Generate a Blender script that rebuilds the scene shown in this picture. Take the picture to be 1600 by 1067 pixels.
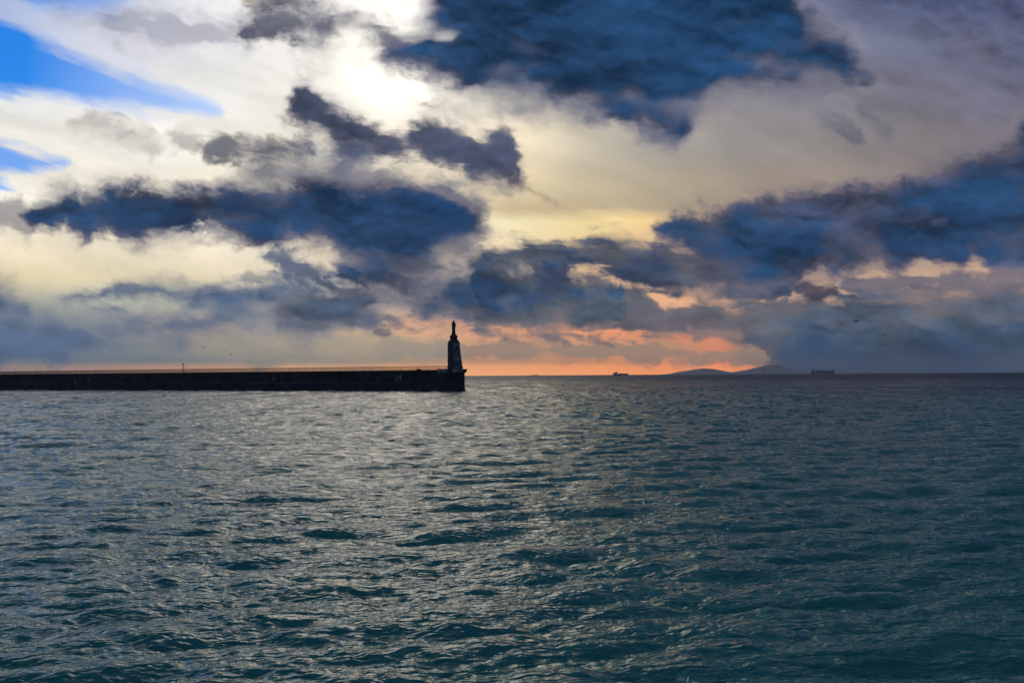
import bpy, bmesh, math, random
import numpy as np
from mathutils import Vector, Matrix

for o in list(bpy.data.objects):
    bpy.data.objects.remove(o, do_unlink=True)
scene = bpy.context.scene
COL = scene.collection

# ------------------------------------------------------------------ camera
CAM_H = 6.5            # eye height above the water
F = 1556.0             # focal length in photo pixels (35 mm lens)
HZ = 586.3             # photo row of the horizon at mid-frame
ROLL = 0.0067          # slope of the horizon
CR, SR = math.cos(ROLL), math.sin(ROLL)

def ray(px, py):
    """photo pixel -> horizontal and vertical tangent of the viewing direction"""
    a, b = (px - 800.0) / F, (HZ - py) / F
    return a * CR + b * SR, b * CR - a * SR

def W(px, py, D):
    X, Z = ray(px, py)
    return Vector((X * D, D, CAM_H + Z * D))

cam = bpy.data.cameras.new('camera')
cam.sensor_width = 36.0
cam.lens = 35.0
cam.shift_y = (HZ - 533.5) / 1600.0
cam.clip_start = 0.5
cam.clip_end = 120000.0
cam_ob = bpy.data.objects.new('camera', cam)
COL.objects.link(cam_ob)
cam_ob.matrix_world = (Matrix.Translation((0, 0, CAM_H)) @ Matrix.Rotation(math.radians(90), 4, 'X')
                       @ Matrix.Rotation(-ROLL, 4, 'Z'))
scene.camera = cam_ob

# ------------------------------------------------------------------ sun and exposure
SUN_X, SUN_Z = ray(620, 95)
sun_dir = Vector((SUN_X, 1.0, SUN_Z)).normalized()
SUN_EL = math.asin(sun_dir.z)
SUN_AZ = math.atan2(sun_dir.x, sun_dir.y)
sun = bpy.data.lights.new('sun', 'SUN')
sun.energy = 0.12
sun.angle = math.radians(20.0)
sun.color = (1.0, 0.86, 0.66)
sun_ob = bpy.data.objects.new('sun', sun)
COL.objects.link(sun_ob)
sun_ob.rotation_euler = sun_dir.to_track_quat('Z', 'Y').to_euler()

vs = scene.view_settings
scene.display_settings.display_device = 'sRGB'
vs.view_transform = 'Standard'
vs.look = 'None'
vs.exposure = 0.0
vs.gamma = 1.0
vs.use_curve_mapping = False

# ------------------------------------------------------------------ node helpers
def lin(c):
    return tuple(((v / 255.0) / 12.92 if v / 255.0 <= 0.04045 else ((v / 255.0 + 0.055) / 1.055) ** 2.4) for v in c)

class E:
    """a scalar or vector socket with arithmetic"""
    nt = None
    def __init__(s, sock): s.s = sock
    @staticmethod
    def put(inp, v):
        if isinstance(v, E): E.nt.links.new(v.s, inp)
        else: inp.default_value = v
    @staticmethod
    def math(op, *a, clamp=False):
        n = E.nt.nodes.new('ShaderNodeMath'); n.operation = op; n.use_clamp = clamp
        for i, v in enumerate(a): E.put(n.inputs[i], v)
        return E(n.outputs[0])
    def __add__(s, o): return E.math('ADD', s, o)
    __radd__ = __add__
    def __sub__(s, o): return E.math('SUBTRACT', s, o)
    def __rsub__(s, o): return E.math('SUBTRACT', o, s)
    def __mul__(s, o): return E.math('MULTIPLY', s, o)
    __rmul__ = __mul__
    def __truediv__(s, o): return E.math('DIVIDE', s, o)

def mn(a, b): return E.math('MINIMUM', a, b)
def mx(a, b): return E.math('MAXIMUM', a, b)

def smooth(x, lo, hi, o0=0.0, o1=1.0):
    n = E.nt.nodes.new('ShaderNodeMapRange'); n.interpolation_type = 'SMOOTHSTEP'
    for i, v in enumerate((x, lo, hi, o0, o1)): E.put(n.inputs[i], v)
    return E(n.outputs[0])

def linear(x, lo, hi, o0=0.0, o1=1.0):
    n = E.nt.nodes.new('ShaderNodeMapRange'); n.clamp = True
    for i, v in enumerate((x, lo, hi, o0, o1)): E.put(n.inputs[i], v)
    return E(n.outputs[0])

def combine(x, y, z=0.0):
    n = E.nt.nodes.new('ShaderNodeCombineXYZ')
    for i, v in enumerate((x, y, z)): E.put(n.inputs[i], v)
    return E(n.outputs[0])

def separate(v):
    n = E.nt.nodes.new('ShaderNodeSeparateXYZ'); E.put(n.inputs[0], v)
    return E(n.outputs[0]), E(n.outputs[1]), E(n.outputs[2])

def noise(vec, scale, detail=6.0, rough=0.55, dist=0.0, color=False, lac=2.0):
    n = E.nt.nodes.new('ShaderNodeTexNoise')
    E.put(n.inputs['Vector'], vec)
    n.inputs['Scale'].default_value = scale
    n.inputs['Detail'].default_value = detail
    n.inputs['Roughness'].default_value = rough
    n.inputs['Lacunarity'].default_value = lac
    n.inputs['Distortion'].default_value = dist
    return E(n.outputs['Color' if color else 'Fac'])

def mixc(fac, a, b, mode='MIX'):
    n = E.nt.nodes.new('ShaderNodeMix'); n.data_type = 'RGBA'; n.blend_type = mode
    E.put(n.inputs[0], fac)
    for i, v in ((6, a), (7, b)):
        if isinstance(v, E): E.nt.links.new(v.s, n.inputs[i])
        else: n.inputs[i].default_value = (*v, 1.0)
    return E(n.outputs[2])
# ------------------------------------------------------------------ world: dusk sky with broken cloud
world = bpy.data.worlds.new('World')
scene.world = world
world.use_nodes = True
wt = world.node_tree
wt.nodes.clear()
E.nt = wt
tc = wt.nodes.new('ShaderNodeTexCoord')
DIR = E(tc.outputs['Generated'])
dx, dy, dz = separate(DIR)
yc = mx(dy, 0.12)
tx, tz = dx / yc, dz / yc
PX = (tx * CR - tz * SR) * F + 800.0          # bearing
PY = HZ - (tz * CR + tx * SR) * F              # height (smaller = higher)
PX = mx(mn(PX, 4200.0), -2600.0)
PY = mx(PY, -2600.0)

# cloud coordinates: stretched along the wind, slightly sheared
nu = PX * 0.01 + PY * 0.0022
nv = PY * 0.0172 - PX * 0.0018
NV = combine(nu, nv, 3.7)
wv = noise(NV, 0.55, 3.0, 0.5, color=True)
wx, wy, _ = separate(wv)
wv2 = noise(NV, 2.3, 4.0, 0.55, color=True)
wx2, wy2, wz2 = separate(wv2)
PXw = PX + (wx - 0.5) * 60.0 + (wx2 - 0.5) * 34.0
PYw = PY + (wy - 0.5) * 34.0 + (wy2 - 0.5) * 20.0
NW = combine(PXw * 0.01 + PYw * 0.003, PYw * 0.015 - PXw * 0.0030, 9.1)
n_edge = noise(NW, 1.5, 9.0, 0.56) - 0.5            # cloud edges
n_fine = noise(NW, 5.5, 7.0, 0.62) - 0.5            # frayed fringes
n_in = noise(combine(PXw * 0.004, PYw * 0.009, 1.3), 1.6, 5.0, 0.5)   # tone inside the masses
NWs = combine(PXw * 0.01 + PYw * 0.003 - 0.03, PYw * 0.015 - PXw * 0.0030 - 0.16, 9.1)
relief = noise(NWs, 1.5, 7.0, 0.56) - 0.5 - n_edge      # billows: thinner towards the light reads brighter
# fibres running down to the right, as the fall streaks do
cs, sn = math.cos(math.radians(30)), math.sin(math.radians(30))
n_fib = noise(combine((PXw * cs + PYw * sn) * 0.004, (PYw * cs - PXw * sn) * 0.022, 5.5), 1.0, 6.0, 0.6) - 0.5
n_cir = noise(combine(PX * 0.0022 + PY * 0.0012, PY * 0.014 - PX * 0.0042 + wx * 0.6, 2.2), 1.0, 8.0, 0.6) - 0.5
n_low = noise(combine(PXw * 0.006, PYw * 0.06, 7.7), 1.0, 6.0, 0.6) - 0.5   # flat streaks near the horizon

X0, X1, Y0, Y1 = -500.0, 2100.0, -700.0, 700.0
HN = Y1 - Y0
def curve_node(t, pts):
    n = wt.nodes.new('ShaderNodeFloatCurve')
    c = n.mapping.curves[0]
    pts = sorted(pts)
    P = [((x - X0) / (X1 - X0), (y - Y0) / HN) for x, y in pts]
    c.points[0].location = P[0]
    c.points[1].location = P[-1]
    for p in P[1:-1]: c.points.new(*p)
    for p in c.points: p.handle_type = 'VECTOR'
    n.mapping.update()
    E.put(n.inputs['Value'], t)
    return E(n.outputs[0])

TW = (PXw - X0) / (X1 - X0)
TS = (PX + (wx - 0.5) * 20.0 - X0) / (X1 - X0)
YW = (PYw - Y0) / HN
YS = (PY + (wy2 - 0.5) * 12.0 - Y0) / HN
# how strongly the outlines are broken up
B0 = 13.0
NOISE = {
    'mass': (n_edge * 104.0 + n_fine * 32.0 + B0) * (1 / HN),
    'body': (n_edge * 56.0 + n_fine * 30.0 + 8.0) * (1 / HN),
    'scrap': (n_edge * 76.0 + n_fine * 40.0 + B0) * (1 / HN),
    'fibre': (n_edge * 90.0 + n_fine * 26.0 + n_fib * 90.0 + B0) * (1 / HN),
    'flat': (n_edge * 60.0 + n_fine * 20.0 + n_low * 48.0 + 9.0) * (1 / HN),
    'tiny': (n_edge * 24.0 + n_fine * 20.0 + 2.0) * (1 / HN),
}
n_soft = noise(combine(PX * 0.005, PY * 0.008, 6.1), 1.3, 2.0, 0.5)
crisp = smooth(n_soft, 0.36, 0.64, 0.42, 1.45)
n_dep = (n_in - 0.5) * (70.0 / HN) + n_edge * (30.0 / HN)

def ends(top, bot, openl, openr):
    top, bot = sorted(top), sorted(bot)
    if not openl:
        x, m = min(top[0][0], bot[0][0]), (top[0][1] + bot[0][1]) / 2
        top = [(x - 26, m + 40)] + top; bot = [(x - 26, m - 40)] + bot
    if not openr:
        x, m = max(top[-1][0], bot[-1][0]), (top[-1][1] + bot[-1][1]) / 2
        top = top + [(x + 26, m + 40)]; bot = bot + [(x + 26, m - 40)]
    return top, bot

def band(top, bot, soft=14, kind='mass', grow=0.0, openl=False, openr=False, warp=True):
    """signed distance inside a cloud given by its upper and lower outline"""
    top, bot = ends([(x, y - grow) for x, y in top], [(x, y + grow) for x, y in bot], openl, openr)
    t, y = (TW, YW) if warp else (TS, YS)
    sd = mn(y - curve_node(t, top), curve_node(t, bot) - y)
    return ((sd + NOISE[kind]) * crisp if kind else sd), soft

def blob(cx, cy, rx, ry, rot=0.0):
    c, s = math.cos(math.radians(rot)), math.sin(math.radians(rot))
    u = ((PXw - cx) * c + (PYw - cy) * s) / rx
    v = ((PYw - cy) * c - (PXw - cx) * s) / ry
    return 1.0 - E.math('SQRT', u * u + v * v)      # 1 in the middle, 0 at the rim

def ramp(t, stops):
    n = wt.nodes.new('ShaderNodeValToRGB')
    cr = n.color_ramp
    cr.interpolation = 'EASE' if len(stops) < 3 else 'LINEAR'
    stops = sorted(stops)
    while len(cr.elements) < len(stops): cr.elements.new(0.5)
    for e, (x, c) in zip(cr.elements, stops):
        e.position = (x - X0) / (X1 - X0)
        e.color = (*lin(c), 1.0)
    E.put(n.inputs[0], t)
    return E(n.outputs[0])

# the high veil of cloud: tone by bearing at several heights
ROWS = [
 (-1100, [(-300,(110,120,138)),(300,(128,135,144)),(900,(104,111,126)),(1700,(74,84,106))]),
 (-500, [(-300,(170,176,186)),(200,(192,196,202)),(600,(184,184,186)),(900,(140,144,154)),(1300,(104,112,132)),(1700,(78,90,114))]),
 (-120, [(-300,(202,206,214)),(200,(222,225,230)),(550,(234,231,228)),(800,(184,184,193)),(1000,(138,145,168)),(1300,(104,116,152)),(1700,(68,80,122))]),
 (0,   [(-300,(190,202,228)),(0,(178,196,233)),(250,(226,228,236)),(420,(247,246,242)),(600,(242,238,234)),(720,(225,222,220)),(900,(160,164,178)),(1200,(132,138,166)),(1350,(106,115,148)),(1600,(86,94,132)),(1900,(60,72,115))]),
 (80,  [(-200,(195,205,235)),(0,(200,209,235)),(200,(226,227,236)),(400,(238,235,232)),(530,(243,240,232)),(660,(244,240,229)),(800,(225,220,214)),(1000,(165,164,172)),(1300,(124,128,150)),(1600,(98,104,134)),(1900,(66,76,112))]),
 (150, [(-200,(225,228,232)),(0,(236,237,236)),(200,(242,241,238)),(400,(246,243,236)),(600,(247,242,231)),(790,(248,239,220)),(900,(212,203,192)),(1050,(160,155,158)),(1200,(138,136,144)),(1400,(122,120,134)),(1600,(108,108,130)),(1900,(78,82,110))]),
 (220, [(-200,(238,234,226)),(0,(246,241,230)),(300,(250,247,238)),(500,(250,243,226)),(700,(244,232,210)),(815,(248,232,200)),(900,(215,204,182)),(1000,(184,176,166)),(1150,(152,147,145)),(1300,(146,139,138)),(1450,(126,120,124)),(1600,(112,110,125)),(1900,(85,87,110))]),
 (300, [(0,(248,243,228)),(400,(244,234,212)),(700,(226,210,184)),(800,(232,212,172)),(900,(205,189,158)),(1050,(186,172,148)),(1200,(166,151,136)),(1400,(148,135,130)),(1600,(120,115,124)),(1900,(90,90,110))]),
 (325, [(0,(249,242,222)),(400,(246,236,212)),(740,(236,216,178)),(800,(214,192,150)),(900,(200,180,146)),(1050,(184,168,142)),(1200,(170,152,134)),(1600,(122,116,124))]),
 (345, [(0,(249,240,219)),(400,(248,238,218)),(740,(254,240,204)),(830,(254,238,188)),(950,(252,226,162)),(1030,(242,208,148)),(1110,(210,180,138)),(1300,(170,150,135)),(1600,(128,118,128))]),
 (395, [(0,(248,232,200)),(200,(251,238,208)),(400,(247,234,209)),(600,(232,216,188)),(750,(235,215,185)),(900,(240,205,160)),(1050,(225,185,150)),(1300,(182,154,138)),(1500,(204,170,146)),(1700,(170,148,138))]),
 (435, [(0,(228,212,175)),(200,(238,224,188)),(400,(228,214,186)),(600,(215,198,175)),(750,(210,188,165)),(900,(240,196,152)),(1050,(238,186,146)),(1300,(196,164,142)),(1500,(212,174,146)),(1700,(170,146,138))]),
 (470, [(0,(178,178,165)),(200,(196,196,178)),(500,(196,186,170)),(700,(186,168,158)),(900,(235,180,140)),(1080,(250,190,145)),(1300,(204,164,136)),(1450,(214,172,140)),(1600,(172,146,136))]),
 (515, [(0,(120,134,150)),(150,(138,145,152)),(280,(192,166,146)),(400,(190,178,160)),(560,(228,190,148)),(700,(246,178,138)),(900,(251,166,116)),(1050,(251,158,112)),(1150,(238,150,116)),(1250,(88,98,115)),(1600,(62,86,120))]),
 (545, [(0,(104,124,148)),(200,(130,138,144)),(330,(168,160,142)),(450,(190,178,148)),(600,(206,180,142)),(720,(214,170,132)),(850,(206,160,126)),(1000,(224,158,116)),(1120,(238,152,112)),(1210,(90,98,112)),(1300,(62,90,118)),(1600,(48,82,120))]),
 (563, [(0,(106,126,146)),(250,(126,138,146)),(450,(170,164,146)),(620,(205,172,138)),(760,(228,172,126)),(900,(244,166,114)),(1080,(296,178,106)),(1195,(300,174,104)),(1235,(72,84,100)),(1300,(52,76,104)),(1600,(40,72,112))]),
 (574, [(0,(222,176,146)),(200,(216,168,138)),(350,(242,184,138)),(500,(284,210,146)),(700,(310,212,134)),(900,(324,204,112)),(1060,(324,192,104)),(1190,(308,180,104)),(1245,(72,84,100)),(1300,(52,76,104)),(1600,(40,72,112))]),
 (590, [(0,(254,200,152)),(200,(246,192,146)),(500,(296,222,154)),(700,(324,226,142)),(900,(334,216,116)),(1060,(330,202,108)),(1190,(308,186,108)),(1245,(76,88,104)),(1300,(60,82,108)),(1600,(48,75,114))]),
]
TX = (PX + (wx - 0.5) * 50.0 - X0) / (X1 - X0)
PYv = PY + (wy - 0.5) * 12.0 * smooth(PY, 400, 300) + n_cir * 26.0 * smooth(PY, 480, 300)
veil = None
for i, (y, st) in enumerate(ROWS):
    c = ramp(TX, st)
    veil = c if veil is None else mixc(smooth(PYv, ROWS[i - 1][0], y) if y > 500 or y < 320 else linear(PYv, ROWS[i - 1][0], y), veil, c)

# texture in the veil
mott = (n_fib * 0.45 + n_edge * 0.35) * smooth(PX, 900, 1250) * smooth(PY, 330, 180)
tone = 1.0 + n_cir * 0.65 * smooth(PY, 560, 430) + (n_in - 0.5) * 0.2 + mott
veil = mixc(1.0, veil, combine(tone, tone, tone), 'MULTIPLY')
# the sun behind it
sv = wt.nodes.new('ShaderNodeVectorMath'); sv.operation = 'DOT_PRODUCT'
wt.links.new(DIR.s, sv.inputs[0]); sv.inputs[1].default_value = sun_dir
cosd = E(sv.outputs['Value'])
glow = E.math('POWER', mx(cosd, 0.0), 900.0) * 0.6 + E.math('POWER', mx(cosd, 0.0), 200.0) * 0.05
veil = mixc(glow * smooth(PY, 480, 260), veil, (1.0, 0.93, 0.80), 'ADD')

# clear blue between the streaks of veil
nishita = wt.nodes.new('ShaderNodeTexSky')
nishita.sky_type = 'NISHITA'
nishita.sun_disc = False
nishita.sun_elevation = SUN_EL
nishita.sun_rotation = SUN_AZ
nishita.altitude = 10.0
nishita.air_density = 1.0
nishita.dust_density = 0.3
nishita.ozone_density = 3.0
BG = 0.10
blue = mixc(1.0, E(nishita.outputs[0]), (BG * 0.02, BG * 0.43, BG * 1.08), 'MULTIPLY')
pale = linear(PX, 40, 340, 1.0, 0.5)
n_bl = n_cir * (120.0 / HN) + n_fib * (40.0 / HN)
def add_blue(sky, top, bot, soft, a, openl=False):
    k, _ = band(top, bot, soft, None, grow=7, openl=openl, warp=False)
    return mixc(smooth(k + n_bl, -soft / HN, soft / HN, 0.0, a) * pale, sky, blue)
sky = veil
sky = add_blue(sky, [(-260,20),(-120,8),(0,33),(60,62),(110,88),(200,126),(260,148),(310,166),(340,176)],
               [(-260,30),(-120,100),(0,138),(60,142),(130,150),(250,163),(310,170),(340,178)], 20, 0.97)
sky = add_blue(sky, [(-220,225),(-120,205),(0,224),(40,240),(80,251),(105,257)],
               [(-220,235),(-120,268),(0,266),(60,262),(105,259)], 13, 0.8)
sky = add_blue(sky, [(-200,-60),(0,-120),(200,-90),(240,-60)], [(-200,-50),(0,-14),(60,4),(120,14),(180,8),(240,-30)], 22, 0.75)

# dark cloud masses, far to near
def cloud(sky, spec, edge, core, a=1.0, depth=(0, 60)):
    k, soft = spec
    m = smooth(k, -1.5 * soft / HN, 2.3 * soft / HN, 0.0, a)
    d = smooth(k + n_dep, depth[0] / HN, 1.3 * depth[1] / HN)
    return mixc(m, sky, mixc(d, lin(edge), lin(core)))
# -- low left bank
sky = cloud(sky, band([(-400,450),(-100,460),(0,460),(25,468),(50,486),(110,492),(200,484),(300,474),(380,464),(450,458),(520,460),(580,470)],
                      [(-400,580),(0,572),(60,570),(150,560),(210,540),(260,532),(300,538),(360,538),(420,536),(470,530),(530,520),(580,510)], 16, 'fibre', openl=True),
            (128,138,150), (76,102,138), 0.86, (-6, 26))
sky = cloud(sky, band([(100,463),(130,458),(165,447),(205,442),(245,440),(285,445),(340,452),(400,452),(450,458),(500,466)],
                      [(100,467),(150,470),(185,462),(230,466),(280,474),(340,482),(400,486),(450,482),(500,478)], 7, 'tiny'),
            (112,124,140), (66,94,132), 0.85, (0, 16))
sky = cloud(sky, band([(-300,430),(0,452),(25,462),(45,482)], [(-300,500),(0,492),(30,494),(50,490)], 8, 'scrap', openl=True),
            (120,130,146), (66,92,130), 0.8, (0, 20))
sky = cloud(sky, band([(408,398),(425,389),(450,394),(480,414),(515,434),(545,452),(570,462)], [(408,404),(440,420),(480,444),(515,460),(545,468),(570,470)], 9, 'scrap'),
            (104,116,136), (58,84,124), 0.88, (0, 18))
sky = cloud(sky, band([(380,430),(430,428),(470,440),(500,452)], [(380,436),(430,446),(470,456),(500,462)], 8, 'scrap'),
            (130,136,148), (88,106,136), 0.6, (0, 16))
# -- low band in the middle, behind the monument
sky = cloud(sky, band([(430,476),(500,462),(560,452),(620,448),(680,452),(730,448),(800,440),(880,446),(960,452)],
                      [(430,512),(520,506),(560,498),(600,487),(640,488),(670,496),(705,506),(740,515),(770,513),(800,512),(880,514),(960,514)], 9, 'flat'),
            (122,120,128), (74,94,122), 0.95, (-4, 26))
# -- tan puffs and the grey mass low on the right
sky = cloud(sky, band([(740,468),(820,474),(880,452),(905,432),(925,428),(945,440),(958,452),(975,444),(1000,448),(1020,466),(1034,486),(1070,490),(1110,478),(1180,474),(1240,472),(1330,474),(1400,474),(1480,470),(1600,458),(2100,430)],
                      [(740,512),(880,516),(950,515),(1000,519),(1060,525),(1120,530),(1150,537),(1180,552),(1200,560),(1214,567),(1226,590),(1240,660),(2100,690)], 7, 'flat', openr=True),
            (126,118,118), (74,90,110), 0.94, (-4, 30))
sky = cloud(sky, band([(1180,516),(1260,500),(1400,492),(1600,484),(2100,470)], [(1200,560),(1240,640),(1600,680),(2100,690)], 40, 'flat', openr=True),
            (62,82,106), (36,68,108), 0.88, (-20, 46))
# -- thin tan layer over the orange strip, and its little clouds
sky = cloud(sky, band([(690,545),(760,541),(800,544),(860,541),(905,545),(940,541),(985,543),(1020,545),(1050,537),(1075,541),(1110,547),(1150,546),(1190,556)],
                      [(690,556),(800,559),(900,558),(1000,559),(1060,561),(1090,562),(1130,560),(1190,559)], 4, 'flat'),
            (206,156,122), (170,144,124), 0.88, (-2, 7))
sky = cloud(sky, band([(300,540),(400,538),(480,541),(560,536),(640,534),(690,530),(720,534)], [(300,556),(400,560),(500,560),(600,562),(690,562),(720,562)], 9, 'flat'),
            (182,168,146), (166,156,142), 0.8, (0, 14))
for (top, bot) in [
    ([(782,527),(795,523),(812,530),(826,538)], [(782,534),(800,536),(826,541)]),
    ([(832,520),(850,517),(868,518),(884,528),(896,537)], [(832,523),(850,532),(875,538),(896,539)]),
    ([(886,520),(900,521),(918,529)], [(886,523),(905,529),(918,532)]),
    ([(916,530),(930,526),(948,531),(962,541)], [(916,534),(935,541),(962,544)]),
    ([(948,527),(966,524),(984,529),(996,534)], [(948,531),(970,535),(996,537)]),
    ([(603,492),(622,498),(640,508),(664,519)], [(603,500),(620,510),(640,518),(664,521)]),
    ([(584,514),(600,512),(612,519)], [(584,522),(600,524),(612,524)]),
    ([(1075,512),(1120,518),(1160,522),(1150,524)], [(1075,517),(1120,523),(1160,527)]),
]:
    sky = cloud(sky, band(top, bot, 4, 'tiny', warp=False), (160,132,120), (112,110,118), 0.86, (0, 8))
# -- the big left-hand cloud: soft upper lobes, then the body
sky = cloud(sky, band([(400,276),(418,262),(438,268),(470,260),(500,256),(530,244),(560,240),(590,258),(615,262),(640,276),(662,288),(682,278),(710,290),(735,300),(752,320)],
                      [(400,292),(450,298),(500,300),(560,304),(620,300),(660,318),(700,334),(740,348),(756,344)], 12, 'mass'),
            (108,112,132), (56,76,114), 0.88, (0, 24))
sky = cloud(sky, band([(-40,330),(-10,322),(10,320),(30,318),(48,334)], [(-40,356),(0,352),(25,362),(40,378),(48,372)], 9, 'scrap'),
            (150,140,145), (100,100,122), 0.7, (0, 20))
sky = cloud(sky, band([(300,352),(340,354),(380,362),(410,368)], [(300,366),(340,378),(370,380),(410,376)], 8, 'scrap'),
            (150,142,142), (96,102,126), 0.7, (0, 16))
sky = cloud(sky, band([(46,336),(62,322),(85,314),(100,303),(114,308),(126,319),(150,313),(185,306),(220,300),(255,303),(330,306),(370,301),(400,301),(420,297),(460,293),(500,291),(560,289),(610,293),(650,306),(690,320),(730,338),(746,348),(756,362)],
                      [(46,340),(80,345),(108,342),(126,360),(138,370),(152,357),(182,350),(204,366),(216,368),(236,356),(270,358),(290,361),(308,350),(340,347),(362,352),(382,366),(405,371),(450,366),(500,376),(530,387),(546,402),(560,420),(590,434),(640,440),(662,434),(676,408),(692,394),(720,388),(742,378),(756,366)], 20, 'fibre', grow=12),
            (186,174,164), (118,120,138), 0.45, (10, 60))
sky = cloud(sky, band([(46,336),(62,322),(85,314),(100,303),(114,308),(126,319),(150,313),(185,306),(220,300),(255,303),(330,306),(370,301),(400,301),(420,297),(460,293),(500,291),(560,289),(610,293),(650,306),(690,320),(730,338),(746,348),(756,362)],
                      [(46,340),(80,345),(108,342),(126,360),(138,370),(152,357),(182,350),(204,366),(216,368),(236,356),(270,358),(290,361),(308,350),(340,347),(362,352),(382,366),(405,371),(450,366),(500,376),(530,387),(546,402),(560,420),(590,434),(640,440),(662,434),(676,408),(692,394),(720,388),(742,378),(756,366)], 10, 'body', grow=11),
            (84,88,112), (25,63,107), 0.985, (-6, 32))
# below its right end, where it sinks into the low band
sky = cloud(sky, band([(540,404),(600,418),(650,424),(690,420),(720,436),(750,450)], [(540,432),(600,456),(640,468),(680,484),(720,486),(750,474)], 12, 'scrap'),
            (104,108,126), (44,76,116), 0.93, (0, 22))
# -- middle cloud under the sun, and its scraps
sky = cloud(sky, band([(446,180),(460,152),(474,143),(494,150),(520,170),(560,194),(598,222),(624,216),(640,189),(664,182),(700,190),(716,206),(740,222),(762,226),(774,214),(794,211),(803,240),(812,268)],
                      [(446,187),(470,190),(500,197),(516,222),(530,233),(560,236),(600,240),(640,245),(680,243),(712,252),(742,270),(772,284),(800,284),(814,276)], 20, 'fibre', grow=12),
            (186,176,168), (120,120,136), 0.5, (10, 60))
sky = cloud(sky, band([(446,180),(460,152),(474,143),(494,150),(520,170),(560,194),(598,222),(624,216),(640,189),(664,182),(700,190),(716,206),(740,222),(762,226),(774,214),(794,211),(803,240),(812,268)],
                      [(446,187),(470,190),(500,197),(516,222),(530,233),(560,236),(600,240),(640,245),(680,243),(712,252),(742,270),(772,284),(800,284),(814,276)], 10, 'mass'),
            (112,110,124), (44,64,102), 0.93, (-2, 26))
sky = cloud(sky, band([(800,268),(830,286),(856,304),(872,316)], [(800,284),(830,297),(856,312),(874,321)], 5, 'tiny'), (150,136,124), (110,104,112), 0.6, (0, 12))
sky = cloud(sky, band([(318,230),(345,225),(400,229),(430,222),(466,224),(484,232)], [(318,238),(350,246),(400,249),(440,240),(484,239)], 6, 'scrap'),
            (128,122,122), (66,74,96), 0.86, (0, 14))
sky = cloud(sky, band([(468,232),(500,228),(540,236),(590,244)], [(468,246),(500,262),(540,272),(590,268)], 14, 'mass'), (150,146,152), (96,106,132), 0.65, (0, 22))
for (top, bot, a) in [
    ([(112,192),(128,181),(150,184),(172,196),(184,206)], [(112,196),(140,206),(165,212),(184,210)], 0.5),
    ([(196,208),(210,204),(228,214),(236,228)], [(196,222),(214,232),(236,234)], 0.42),
    ([(258,214),(280,219),(306,222)], [(258,218),(280,226),(306,227)], 0.55),
    ([(396,-30),(440,-30),(460,-10)], [(396,4),(430,8),(460,2)], 0.8),
]:
    sky = cloud(sky, band(top, bot, 7, 'scrap'), (168,158,150), (118,114,120), a, (0, 18))
# -- wisps across the top left
sky = cloud(sky, band([(90,18),(160,20),(230,26),(290,24),(340,34),(390,36)], [(90,24),(150,40),(220,54),(290,70),(340,64),(390,66)], 14, 'fibre'),
            (176,174,188), (116,118,144), 0.55, (0, 26))
sky = cloud(sky, band([(372,46),(400,36),(430,20),(470,15),(540,22),(580,26),(612,42),(640,60),(660,72)],
                      [(372,60),(410,62),(440,66),(470,76),(492,84),(516,66),(545,50),(590,58),(620,70),(646,86),(660,90)], 10, 'mass'),
            (132,128,138), (62,70,98), 0.9, (0, 22))
# -- great dark mass at the top
sky = cloud(sky, band([(1120,110),(1200,104),(1260,112),(1320,112)], [(1120,146),(1180,138),(1240,158),(1300,142),(1320,136)], 18, 'fibre'), (126,122,134), (92,96,120), 0.7, (0, 30))
holes = smooth(blob(714, 62, 80, 36, 14), 0.0, 1.0) * 46.0 + smooth(blob(1014, 104, 34, 38, 40), 0.0, 0.9) * 46.0
sky = cloud(sky, band([(606,92),(622,74),(645,56),(662,24),(676,-20),(720,-190),(820,-330),(1050,-360),(1180,-220),(1236,-60),(1246,-10),(1256,16),(1286,36),(1308,62),(1338,94),(1362,120)],
              [(606,88),(648,106),(680,124),(720,136),(760,146),(800,160),(828,166),(862,158),(900,174),(960,187),(1010,201),(1045,214),(1068,222),(1088,186),(1104,152),(1126,142),(1170,132),(1210,138),(1260,132),(1310,128),(1362,126)], 20, 'fibre', grow=14),
            (166,158,160), (112,114,134), 0.5, (10, 60))
kA, sA = band([(606,92),(622,74),(645,56),(662,24),(676,-20),(720,-190),(820,-330),(1050,-360),(1180,-220),(1236,-60),(1246,-10),(1256,16),(1286,36),(1308,62),(1338,94),(1362,120)],
              [(606,88),(648,106),(680,124),(720,136),(760,146),(800,160),(828,166),(862,158),(900,174),(960,187),(1010,201),(1045,214),(1068,222),(1088,186),(1104,152),(1126,142),(1170,132),(1210,138),(1260,132),(1310,128),(1362,126)], 15, 'body', grow=6)
sky = cloud(sky, (kA - holes * (1 / HN), sA), (102,104,126), (27,66,110), 0.985, (-9, 42))
# -- upper right: soft dark drapery
sky = cloud(sky, band([(1280,-400),(1400,-420),(2100,-420)], [(1280,-20),(1330,10),(1400,26),(1450,38),(1490,32),(1560,14),(1700,-20),(2100,-60)], 26, 'fibre', openr=True),
            (80,92,132), (52,70,116), 0.62, (-10, 50))
for (top, bot, a) in [
    ([(1284,178),(1310,192),(1346,214)], [(1284,190),(1318,222),(1346,232)], 0.6),
    ([(1344,160),(1372,176),(1396,196)], [(1344,176),(1376,206),(1396,210)], 0.45),
    ([(1350,96),(1400,104),(1440,120)], [(1350,120),(1400,134),(1440,134)], 0.45),
    ([(1510,66),(1530,68),(1556,80)], [(1510,82),(1535,96),(1556,94)], 0.5),
]:
    sky = cloud(sky, band(top, bot, 12, 'fibre'), (108,108,128), (84,88,112), a, (0, 24))
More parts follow.
